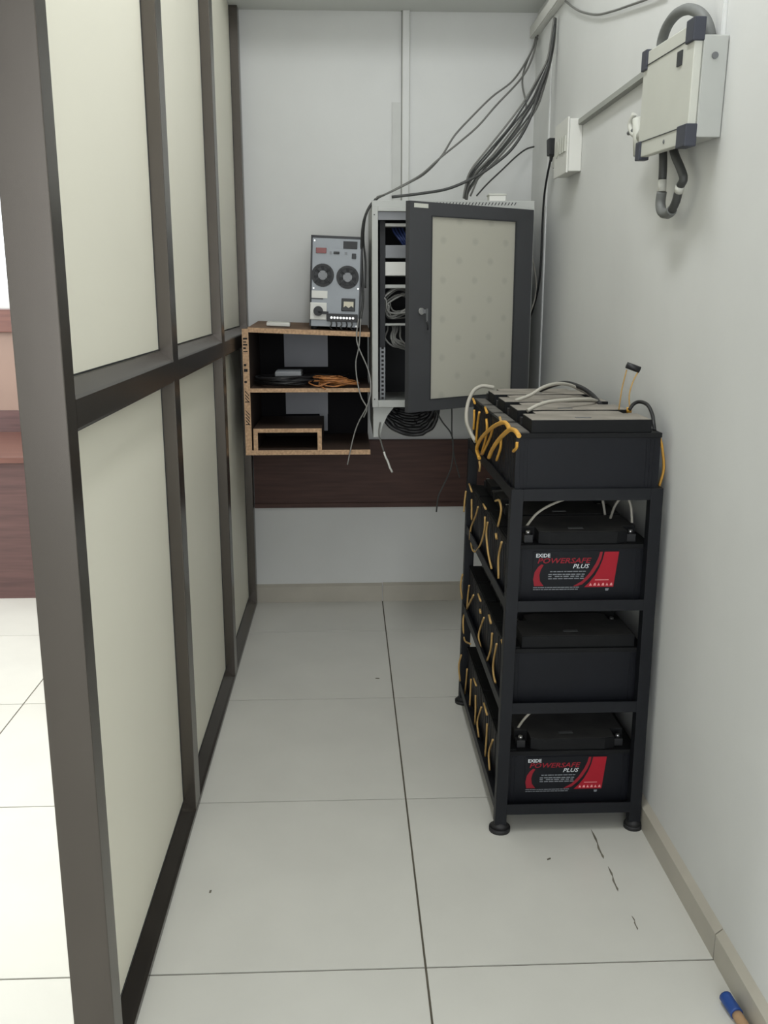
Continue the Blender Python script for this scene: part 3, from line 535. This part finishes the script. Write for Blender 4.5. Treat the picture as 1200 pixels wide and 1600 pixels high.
# things on the boards
st = thing('plastic_strip', 'small white plastic strip lying on the top board', 'strip', (-.237, 3.33, 1.1245), rot=(R(1.6), R(2.3), 0), local=True)
MB().box(-.042, .040, -.020, .020, 0, .012).build('body', WPLA, st, bevel=.002); MB().box(-.040, .038, -.018, .018, .012, .014).build('cover', OFFW, st, bevel=.001)
rng = random.Random(8)
def coil(cx, cy, z, rx, ry, loops, r, m, name, label, cat, sag=0, vert=False, n=7):
    pts = []
    for k in range(loops*12+1):
        a = 2*math.pi*k/12; q = 1+rng.uniform(-.12, .12); lift = r*1.1+r*1.5*(k/12)*.8
        if vert: pts.append((cx+rx*q*math.cos(a), cy+r*2*(k/12)-r*loops, z+ry*q*math.sin(a)))
        else: pts.append((cx+rx*q*math.cos(a), cy+ry*q*math.sin(a), z+lift+rng.uniform(0, r)))
    return wire(name, pts, r, m, label, cat, n=n, sub=3)
coil(-.215, 3.345, .916, .100, .095, 5, .0045, BKW, 'cable_coil', 'black cable coiled on the middle board under a grey device', 'cable')
coil(-.09, 3.42, .916, .09, .075, 4, .0045, BKW, 'cable_coil', 'black cable coiled at the rear of the middle board', 'cable')
rt_ = thing('network_device', 'flat grey plastic device resting on black coiled cable on middle board', 'device', (-.205, 3.33, .951))
MB().box(-.252, -.158, 3.28, 3.38, .951, .969).build('body', GREYM, rt_, bevel=.003); MB().box(-.248, -.162, 3.284, 3.376, .969, .971).build('cover', UPSP, rt_, bevel=.001)
tg = MB()
for k in range(9):
    cx, cy = -.045+rng.uniform(-.045, .045), 3.275+rng.uniform(-.02, .03); pts = []
    ph = rng.uniform(0, 6.28)
    for j in range(14):
        a = ph+2*math.pi*j/9; rr_ = rng.uniform(.7, 1.1)
        y = cy+.05*math.sin(a)*rr_; z = .921+.0035*k*.9+rng.uniform(0, .006)
        if y < 3.226: z -= (3.226-y)*1.0
        pts.append((cx+.050*math.cos(a)*rr_, y, z))
    tg.tube(pts, .0024, 6, 4)
tag(tg.build('wire_tangle', COP), 'tangled orange copper-coloured wire drooping over the middle board edge', 'wire', kind='stuff')

# ---- uninterruptible power supply turned with its rear plate outwards
UW, UH, UD = .174, .312, .34
ups = thing('power_supply_unit', 'tall dark power supply with two round fans standing on the top board', 'power supply', (-.0415, 3.262, 1.1115), rot=(R(1.6), R(2.3), 0), local=True)
U = .174/495; ux = lambda x: (x-120)*U-UW/2; uz = lambda y: (1045-y)*(UH/890)
cs = MB(); cs.box(-UW/2, UW/2, .006, UD, .012, UH); cs.box(-UW/2, -UW/2+.006, 0, .006, .012, UH); cs.box(UW/2-.006, UW/2, 0, .006, .012, UH); cs.box(-UW/2+.006, UW/2-.006, 0, .006, UH-.008, UH)
cs.build('case', UPSC, ups, bevel=.001)
for x in (-.07, .07):
    for y in (.03, .30): MB().cyl((x, y, 0), (x, y, .012), .012, 12).build('foot', RUBBER, ups)
MB().box(-UW/2+.006, UW/2-.006, .002, .006, .012, UH-.008).build('rear_plate', UPSP, ups)
Bx = lambda x0, x1, y0, y1, d0=0., d1=.002: MB().box(ux(x0), ux(x1), d0-.0, d1, uz(y1), uz(y0))
Bx(430, 565, 200, 270).build('vent_cover', BLACK, ups)
Bx(170, 270, 270, 320, -.002).build('warning_display', REDD, ups, bevel=.001)
Bx(340, 396, 300, 322, -.002).build('serial_port', BLACK, ups, bevel=.001)
Bx(300, 320, 300, 325).build('port', GREYM, ups); Bx(445, 470, 300, 325).build('port', GREYM, ups); Bx(515, 556, 312, 360, -.003).build('port', UPSC, ups, bevel=.001)
for cx, cy in ((240, 525), (480, 535)):
    c = Vector((ux(cx), .002, uz(cy)))
    fan = MB().ring(c+Vector((0,.001,0)), (0,-1,0), .030, .0385, .003).build('fan', BLACK, ups)
    MB().cyl(c+Vector((0,.0005,0)), c+Vector((0,-.0005,0)), .031, 24).build('fan_recess', CABIN, fan)
    MB().cyl(c+Vector((0,-.0005,0)), c+Vector((0,-.004,0)), .0155, 20).build('hub', GREYM, fan)
    gr = MB()
    for r in (.020, .025, .030): gr.ring(c+Vector((0,-.003,0)), (0,-1,0), r, r+.0012, .0012)
    for a in (45, 135, 225, 315): gr.cyl(c+Vector((.012*math.cos(R(a)), -.0035, .012*math.sin(R(a)))), c+Vector((.037*math.cos(R(a)), -.0035, .037*math.sin(R(a)))), .0009, 6)
    gr.build('finger_guard', UPSC, fan)
    bl = MB()
    for k in range(7):
        a = k*2*math.pi/7; d = Vector((math.cos(a), 0, math.sin(a))); e = Vector((math.cos(a+.5), 0, math.sin(a+.5)))
        bl.prism([c+d*.015+Vector((0,-.0008,0)), c+d*.029+Vector((0,-.0008,0)), c+e*.029+Vector((0,-.0016,0)), c+e*.015+Vector((0,-.0016,0))], (0, -.0006, 0))
    bl.build('blades', UPSC, fan)
Bx(130, 290, 672, 742, .0005).build('rating_label', WPLA, ups); Bx(132, 250, 742, 752).build('slot', UPSC, ups)
sw = Bx(125, 287, 785, 948, -.003).build('switch_plate', WPLA, ups, bevel=.002)
MB().cyl((ux(205), -.003, uz(865)), (ux(205), -.012, uz(865)), .0165, 20).box(ux(205), ux(305), -.012, -.005, uz(892), uz(866)).build('rotary_knob', BLACK, sw)
so = Bx(428, 562, 735, 857, -.004).build('socket', UPSC, ups, bevel=.002)
MB().prism([(ux(450), -.006, uz(765)), (ux(545), -.006, uz(765)), (ux(545), -.006, uz(820)), (ux(525), -.006, uz(805)), (ux(498), -.006, uz(825)), (ux(470), -.006, uz(805)), (ux(450), -.006, uz(820))][::-1], (0, .003, 0)).build('socket_insert', CREAMP, so)
tsx = Bx(290, 590, 885, 960, -.008).build('terminal_strip', BLACK, ups, bevel=.001)
for k in range(8): MB().cyl((ux(335+k*30), -.008, uz(922)), (ux(335+k*30), -.010, uz(922)), .0042, 10).build('screw', METAL, tsx)
for k in range(5):
    x = ux(330+k*50); MB().tube([(x, -.006, uz(955)), (x+.003, -.012, uz(985)), (x-.002+.004*(k % 2), -.010, uz(1015)), (x+.005, -.006, .004)], .0022, 6, 4).build('terminal_wire', BKW if k % 2 else DGW, ups)
for x, y in ((155, 205), (585, 640), (155, 650), (580, 1000)): MB().cyl((ux(x), .002, uz(y)), (ux(x), .0005, uz(y)), .003, 8).build('screw', METAL, ups)

# ---- brown board on the back wall
bb = thing('modesty_board', 'long dark brown laminate board fixed low on the back wall', 'board', (.1, 3.63, .40))
MB().box(-.372, .62, 3.632, YB, .400, .672).build('panel', BROWN, bb, bevel=.001)
MB().box(-.372, .62, 3.626, 3.632, .402, .420).build('edge_lip', BROWN, bb)

# ================================================================== network cabinet
CX0, CX1, CY0, CY1, CZ0, CZ1 = .086, .620, 3.17, YB, .856, 1.530
cb = thing('network_cabinet', 'grey wall-mounted network cabinet with open charcoal door', 'cabinet', ((CX0+CX1)/2, 3.4, CZ0))
t = .004
MB().box(CX0, CX0+t, CY0+.012, CY1, CZ0, CZ1-.02).build('side_wall', CABW, cb); MB().box(CX1-t, CX1, CY0+.012, CY1, CZ0, CZ1-.02).build('side_wall', CABW, cb)
MB().box(CX0, CX1, CY0+.012, CY1, CZ0, CZ0+t).build('bottom', CABW, cb)
tp = MB().box(CX0, CX1, CY0+.004, CY1, CZ1-.020, CZ1).build('top', CABW, cb, bevel=.001)
for k in range(34):
    x = CX0+.11+k*.0108; MB().prism([(x, CY0+.0035, CZ1-.014), (x+.003, CY0+.0035, CZ1-.014), (x+.008, CY0+.0035, CZ1-.005), (x+.005, CY0+.0035, CZ1-.005)], (0, .0006, 0)).build('vent_slot', CABIN, tp)
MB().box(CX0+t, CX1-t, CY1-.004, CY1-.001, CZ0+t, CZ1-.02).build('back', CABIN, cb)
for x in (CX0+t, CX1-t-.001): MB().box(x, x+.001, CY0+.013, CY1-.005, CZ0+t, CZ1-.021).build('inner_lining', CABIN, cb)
FW_ = .020
fr = MB(); fr.box(CX0, CX0+FW_, CY0, CY0+.012, CZ0, CZ1-.02); fr.box(CX1-FW_, CX1, CY0, CY0+.012, CZ0, CZ1-.02); fr.box(CX0+FW_, CX1-FW_, CY0, CY0+.012, CZ0, CZ0+.024); fr.box(CX0+FW_, CX1-FW_, CY0, CY0+.012, CZ1-.034, CZ1-.02)
frm = fr.build('front_frame', CABW, cb, bevel=.0015)
for z in (CZ0+.028, CZ1-.045): MB().cyl((CX0+.008, CY0, z), (CX0+.008, CY0-.0015, z), .002, 8).build('screw', INK, frm)
MB().box(CX0+.02, CX1-.02, CY0+.014, CY0+.018, CZ1-.060, CZ1-.034).build('inner_header', GREYM, cb)
for x in (CX0+.028, CX1-.046):
    rl = MB().box(x, x+.018, CY0+.055, CY0+.058, CZ0+.01, 1.055).build('mounting_rail', GREYM, cb); MB().box(x, x+.018, CY0+.056, CY0+.058, 1.055, CZ1-.05).build('mounting_rail', CABIN, cb)  # upper length takes the dark inside colour, shade painted on the rail
    for k in range(13):
        z = CZ0+.022+k*.0143
        MB().box(x+.005, x+.013, CY0+.0543, CY0+.0552, z, z+.0075).build('rail_hole', INK, rl)
# door, hinged on the right and standing ajar
ang = R(35); HX, HY = .604, 3.166
DM = Matrix.Translation((HX, HY, 0)) @ Matrix.Rotation(math.pi+ang, 4, 'Z')   # local x runs from hinge to free edge, y+ faces outwards
dz0, dz1, DW = .876, 1.500, .520
d = MB(); p0, p1, q0, q1 = .078, .434, .911, 1.461; T_ = .018
d.box(0, p0, 0, T_, dz0, dz1); d.box(p1, DW, 0, T_, dz0, dz1); d.box(p0, p1, 0, T_, dz0, q0); d.box(p0, p1, 0, T_, q1, dz1)
door = d.xform(DM).build('door', DOORM, cb)
pn = MB().box(p0-.004, p1+.004, .004, .013, q0-.004, q1+.004)
pane = bpy.data.objects.new('door_pane', pn.mesh('door_pane')); pane.data.materials.append(PANE); COL.objects.link(pane); pane.parent = door
pane.matrix_local = Matrix.Translation(-Vector(ORG[door.name])) @ DM
MB().box(p0-.0015, p1+.0015, T_-.001, T_+.0012, q0-.0015, q0+.002).box(p0-.0015, p1+.0015, T_-.001, T_+.0012, q1-.002, q1+.0015).box(p0-.0015, p0+.002, T_-.001, T_+.0012, q0, q1).box(p1-.002, p1+.0015, T_-.001, T_+.0012, q0, q1).xform(DM).build('pane_seal', UPSC, door)
MB().cyl((.475, T_, 1.182), (.475, T_+.006, 1.182), .010, 18).xform(DM).build('lock', METAL, door)
MB().box(.470, .4725, T_+.006, T_+.024, 1.176, 1.188).box(.466, .472, T_+.022, T_+.025, 1.150, 1.19).xform(DM).build('key', GREYM, door)
MB().tube([(.470, T_+.022, 1.156), (.466, T_+.024, 1.14), (.462, T_+.02, 1.128)], .003, 6, 4).xform(DM).build('key_tag', BLACK, door)
MB().box(.449, .503, T_, T_+.0008, 1.482, 1.494).xform(DM).build('sticker', OFFW, door)
for z in (.93, 1.19, 1.44): MB().cyl((HX+.006, HY+.004, z), (HX+.006, HY+.004, z+.04), .006, 10).build('hinge', DOORM, cb)
# wall bracket plate under the cabinet
MB().prism([(.090, 3.19, CZ0), (.162, 3.19, CZ0), (.138, 3.19, .825), (.122, 3.19, .79), (.112, 3.19, .751), (.090, 3.19, .751)], (0, .004, 0)).box(.090, .094, 3.194, YB, .751, CZ0).build('support_bracket', CABW, cb)
MB().prism([(.612, 3.19, CZ0), (.548, 3.19, CZ0), (.572, 3.19, .80), (.588, 3.19, .751), (.612, 3.19, .751)], (0, .004, 0)).box(.608, .612, 3.194, YB, .751, CZ0).build('support_bracket', CABW, cb)
# equipment inside the cabinet
def rackdev(name, label, z0, z1, m, d=.2, x1=.574, fm=None):
    o = thing(name, label, 'device', (.35, CY0+.15, z0)); MB().box(.132, x1, CY0+.050, CY0+.05+d, z0, z1).build('body', m, o, bevel=.001)
    f = MB().box(.136, x1-.004, CY0+.0485, CY0+.050, z0+.002, z1-.002).build('face_plate', fm or m, o)
    for k in range(7): MB().box(.26+k*.04, .272+k*.04, CY0+.0475, CY0+.0485, z0+(z1-z0)*.3, z0+(z1-z0)*.7).build('port', INK, f)
    return o
rackdev('patch_bay', 'thin white panel near the top inside the network cabinet', 1.452, 1.462, WPLA, .05)
rackdev('network_switch', 'grey switch above the white one in the network cabinet', 1.350, 1.392, GREYM)
rackdev('network_switch', 'white switch in the middle of the network cabinet', 1.293, 1.338, WPLA)
rackdev('patch_bay', 'slim pale panel above the grey cable loops inside cabinet', 1.252, 1.264, CABW, .06)
rackdev('patch_bay', 'slim pale panel under the grey cable loops inside cabinet', 1.128, 1.135, CABW, .06)
for k, p in enumerate(CB['inloop']):
    wire('patch_cable', p, .003, INC, 'grey patch cable looped between the slim panels in the cabinet' if k < 9 else 'grey patch cable bunched under the lower slim panel in cabinet', 'cable', 'looped patch cables' if k < 9 else 'bunched patch cables', 6, 4)
for p in CB['inblue']: wire('patch_cable', p, .004, BLW, 'blue patch cable near the top of the cabinet', 'cable', 'blue patch cables', 6, 4)
# dark things under the cabinet
cl = MB()
for k in range(11):
    pts = []; rx = .100-.004*k; rz = .098-.0085*k
    for j in range(17):
        a = math.pi+math.pi*j/16; pts.append((.218+rx*math.cos(a)+rng.uniform(-.007, .007), 3.225+.011*k+rng.uniform(-.004, .004), .852+rz*math.sin(a)*(1+.15*math.cos(a))))
    cl.tube(pts, .0075, 7, 2)
tag(cl.build('cable_coil', BKW), 'black cable coil hanging under the network cabinet', 'cable')
sbx = thing('small_box', 'small white box on top of the network cabinet', 'box', (.50, 3.22, CZ1))
MB().box(.473, .528, 3.19, 3.24, CZ1, CZ1+.022).build('body', WPLA, sbx, bevel=.002); MB().box(.471, .530, 3.188, 3.242, CZ1+.018, CZ1+.024).build('lid', OFFW, sbx, bevel=.001)

# ================================================================== cables on the back wall
for k, p in enumerate(CB['bundle']): wire('cable', p, .0031, DGW if k % 3 else GRW, 'dark cable in the bundle sweeping from the corner down to the cabinet', 'cable', 'cable bundle to the cabinet')
wire('cable', CB['outer'][0], .0048, DGW, 'dark cable swinging lowest across the wall to the cabinet left corner', 'cable')
wire('cable', CB['branch'][0], .0034, GRW, 'thin grey cable bowing highest across the back wall', 'cable')
wire('cable', CB['branch'][1], .0034, GRW, 'thin grey cable bowing just below another across the back wall', 'cable')
wire('cable', CB['branch'][2], .0034, GRW, 'thin grey cable dropping behind the dark bundle near the corner', 'cable')
wire('cable', CB['corner'][0], .003, DGW, 'thin dark cable from the wall corner to the cabinet top', 'cable')
wire('cable', CB['cabside'][0], .0045, DGW, 'dark grey cable running down beside the power supply', 'cable')
wire('cable', CB['cabside'][1], .0036, DGW, 'grey cable hugging the left side of the cabinet', 'cable')
wire('cable', CB['hangA'], .0022, INC, 'long grey wire dangling in front of the shelf ends', 'wire')
wire('cable', CB['hangB'], .0022, INC, 'shorter grey wire dangling in front of the shelf ends', 'wire')
hc = thing('frayed_wire', 'grey wire with a frayed white tip hanging from the cabinet bracket', 'wire', CB['hangC'][0])
MB().tube(CB['hangC'], .0026).build('sheath', GRW, hc); MB().tube(CB['hangCt'], .0036, 6, 3).build('frayed_tip', WPLA, hc)
wire('cable', CB['hangD'], .0026, DGW, 'thin dark wire hanging from under the cabinet to below the brown board', 'wire')
wire('cable', CB['hangE'], .0022, DGW, 'thin dark wire hanging straight under the open cabinet door', 'wire')
wire('cable', CB['whiteloop'], .0026, WHW, 'thin white wire bowed beside the right side of the cabinet', 'wire')

# casings and conduits on the walls
pc = thing('wall_casing', 'white vertical cable casing on the back wall above the cabinet', 'casing', (.21, YB, 1.53))
MB().box(.210, .238, YB-.012, YB, 1.53, 2.222).build('base', OFFW, pc, bevel=.001); MB().box(.212, .236, YB-.016, YB-.012, 1.53, 2.222).build('cover', WALLB, pc, bevel=.001)
MB().box(.174, .2075, YB-.010, YB, 1.54, 1.916).build('plaster_patch', mat('plaster', (198, 199, 196), .8, var=.03, scale=9), pc); MB().box(.2078, .2098, YB-.013, YB, 1.53, 2.222).build('joint_cable', GRW, pc)
vc = thing('wall_casing', 'wide white vertical casing on the right wall by the corner', 'casing', (XW, 3.44, .9))
MB().box(XW-.004, XW, 3.36, 3.52, .5, 2.13).build('base', WALL, vc, bevel=.001); MB().box(XW-.005, XW-.004, 3.365, 3.515, .5, 2.13).build('cover', WALL, vc, bevel=.001)
hcs = thing('wall_casing', 'white horizontal casing high on the right wall where the cables emerge', 'casing', (XW, 3.2, 2.13))
MB().box(XW-.022, XW, 2.75, 3.652, 2.135, 2.175).build('base', WPLA, hcs, bevel=.001); MB().box(XW-.026, XW-.022, 2.75, 3.652, 2.137, 2.173).build('cover', WPLA, hcs, bevel=.001)
wire('cable', CB['ceilwire'], .003, GRW, 'thin grey wire sagging across the top of the right wall', 'wire')
scs = thing('wall_casing', 'slim casing running along the right wall from switchboard to isolator', 'casing', (XW, 2.6, 1.715))
MB().box(XW-.014, XW, 2.13, 2.884, 1.716, 1.732).build('base', CASEG, scs); MB().box(XW-.016, XW-.014, 2.13, 2.884, 1.717, 1.731).build('cover', CASEG, scs)
# switchboard
sbd = thing('switchboard', 'white plastic switchboard on the right wall with a plug in it', 'switchboard', (XW, 3.0, 1.59))
MB().box(XW-.040, XW, 2.89, 3.055, 1.588, 1.735).build('back_box', WPLA, sbd, bevel=.003)
pl_ = MB().box(XW-.046, XW-.040, 2.886, 3.059, 1.584, 1.739).build('face_plate', WPLA, sbd, bevel=.002)
for k in range(3): MB().box(XW-.050, XW-.046, 2.90+k*.03, 2.923+k*.03, 1.645, 1.69).build('switch', OFFW, pl_, bevel=.001)
MB().cyl((XW-.046, 3.02, 1.665), (XW-.048, 3.02, 1.665), .024, 24).build('socket', OFFW, pl_)
ex = thing('socket_outlet', 'small white socket block on the right wall holding the black plug', 'socket', (XW, 3.2, 1.68))
MB().box(XW-.010, XW, 3.145, 3.255, 1.640, 1.745).build('body', WPLA, ex, bevel=.003)
plg = thing('power_plug', 'black power plug with long black cord hanging on the right wall', 'plug', (XW-.03, 3.2, 1.66))
MB().hexa([(XW-.038,3.178,1.672),(XW-.010,3.178,1.672),(XW-.010,3.212,1.672),(XW-.038,3.212,1.672)], [(XW-.040,3.174,1.725),(XW-.010,3.174,1.725),(XW-.010,3.216,1.725),(XW-.040,3.216,1.725)]).build('plug_body', BLACK, plg, bevel=.003)
MB().cyl((.674, 3.195, 1.674), (.672, 3.19, 1.655), .007, 12, .004).build('strain_relief', BLACK, plg)
MB().tube([(.673, 3.191, 1.672)]+CB['plug'], .0036).build('cord', BKW, plg)

# isolator box
iso = thing('isolator_box', 'grey electrical isolator box with black corners high on the right wall', 'electrical box', (XW-.001, 1.972, 1.52), rot=(R(2.6), 0, 0), local=True)
IL, IH = .308, .178     # local: x towards the room is negative, y along the wall
MB().box(-.046, 0, -IL/2, IL/2, .004, IH).build('back_box', CABW, iso, bevel=.002)
cov = MB().box(-.062, -.046, -IL/2+.004, IL/2-.002, -.006, IH+.024).build('front_cover', OFFW, iso, bevel=.002)
MB().box(-.0635, -.062, -IL/2+.006, IL/2-.004, .024, .0255).build('groove', UPSC, cov); MB().box(-.0635, -.062, -IL/2+.006, IL/2-.004, IH-.004, IH-.0025).build('groove', UPSC, cov)
for (y0, y1, z0, z1) in ((-IL/2, -IL/2+.042, IH-.010, IH+.030), (IL/2-.030, IL/2+.002, IH-.012, IH+.028), (-IL/2, -IL/2+.050, -.012, .028), (IL/2-.026, IL/2+.002, -.012, .026)):
    MB().box(-.067, -.044, y0, y1, z0, z1).build('corner_guard', NAVY, iso, bevel=.002)
MB().box(-.0645, -.062, -IL/2+.062, -IL/2+.088, IH-.040, IH-.014).build('indicator_window', UPSC, cov)
MB().cyl((-.024, -IL/2, IH-.035), (-.024, -IL/2-.003, IH-.035), .006, 14).build('knockout_screw', GREYM, iso)
MB().cyl((-.0635, -.02, .010), (-.062, -.02, .010), .004, 10).build('cover_screw', GREYM, cov)
cdt = tag(MB().tube(CB['conduit'], .0105, 12).build('flexible_conduit', CONDU), 'thick grey flexible conduit arched over the top of the isolator box', 'conduit')
vcs = thing('wall_casing', 'white casing rising above the isolator box on the right wall', 'casing', (XW, 1.85, 1.71))
MB().box(XW-.006, XW, 1.832, 1.868, 1.694, 2.6).build('base', WALL, vcs, bevel=.001); MB().box(XW-.008, XW-.006, 1.835, 1.865, 1.694, 2.6).build('cover', WALL, vcs)
lp = thing('hanging_cable_loop', 'grey taped cable looped under the isolator box', 'cable', CB['loop'][2][2])
for k, (p, m, r) in enumerate(zip(CB['loop'], (DGW, TAPE, CONDU, DGW, TAPE, DGW), (.0085, .0088, .0105, .0085, .009, .0085))):
    MB().tube(p, r, 10).build('tape_band' if m is TAPE else 'cable_sleeve', m, lp)
cn = thing('cable_gland', 'pale metal gland with wire stubs on the left end of the isolator box', 'gland', (.67, 2.2, 1.57))
MB().cyl((.664, 2.13, 1.572), (.664, 2.18, 1.575), .016, 12).build('gland_body', TAPE, cn)
MB().cyl((.658, 2.185, 1.535), (.656, 2.20, 1.615), .012, 12).build('clamp', OFFW, cn)
MB().tube([(.664, 2.17, 1.575), (.656, 2.225, 1.585), (.652, 2.245, 1.61), (.656, 2.23, 1.63)], .006, 8).build('wire_stub', TAPE, cn)
MB().cyl((.655, 2.225, 1.594), (.655, 2.262, 1.594), .005, 10).build('clamp_screw', GREYM, cn)

# blue-capped stick by the skirting, bottom right
br = thing('brush', 'small brush with blue plastic end lying by the right skirting', 'brush', (.665, 1.33, 0))
MB().tube([(.6655, 1.392, .011), (.667, 1.370, .011), (.669, 1.350, .011)], .0115, 12).build('blue_end', BLUEP, br)
MB().tube([(.669, 1.350, .010), (.672, 1.30, .010), (.675, 1.20, .010)], .0095, 12).build('handle', WOODH, br)
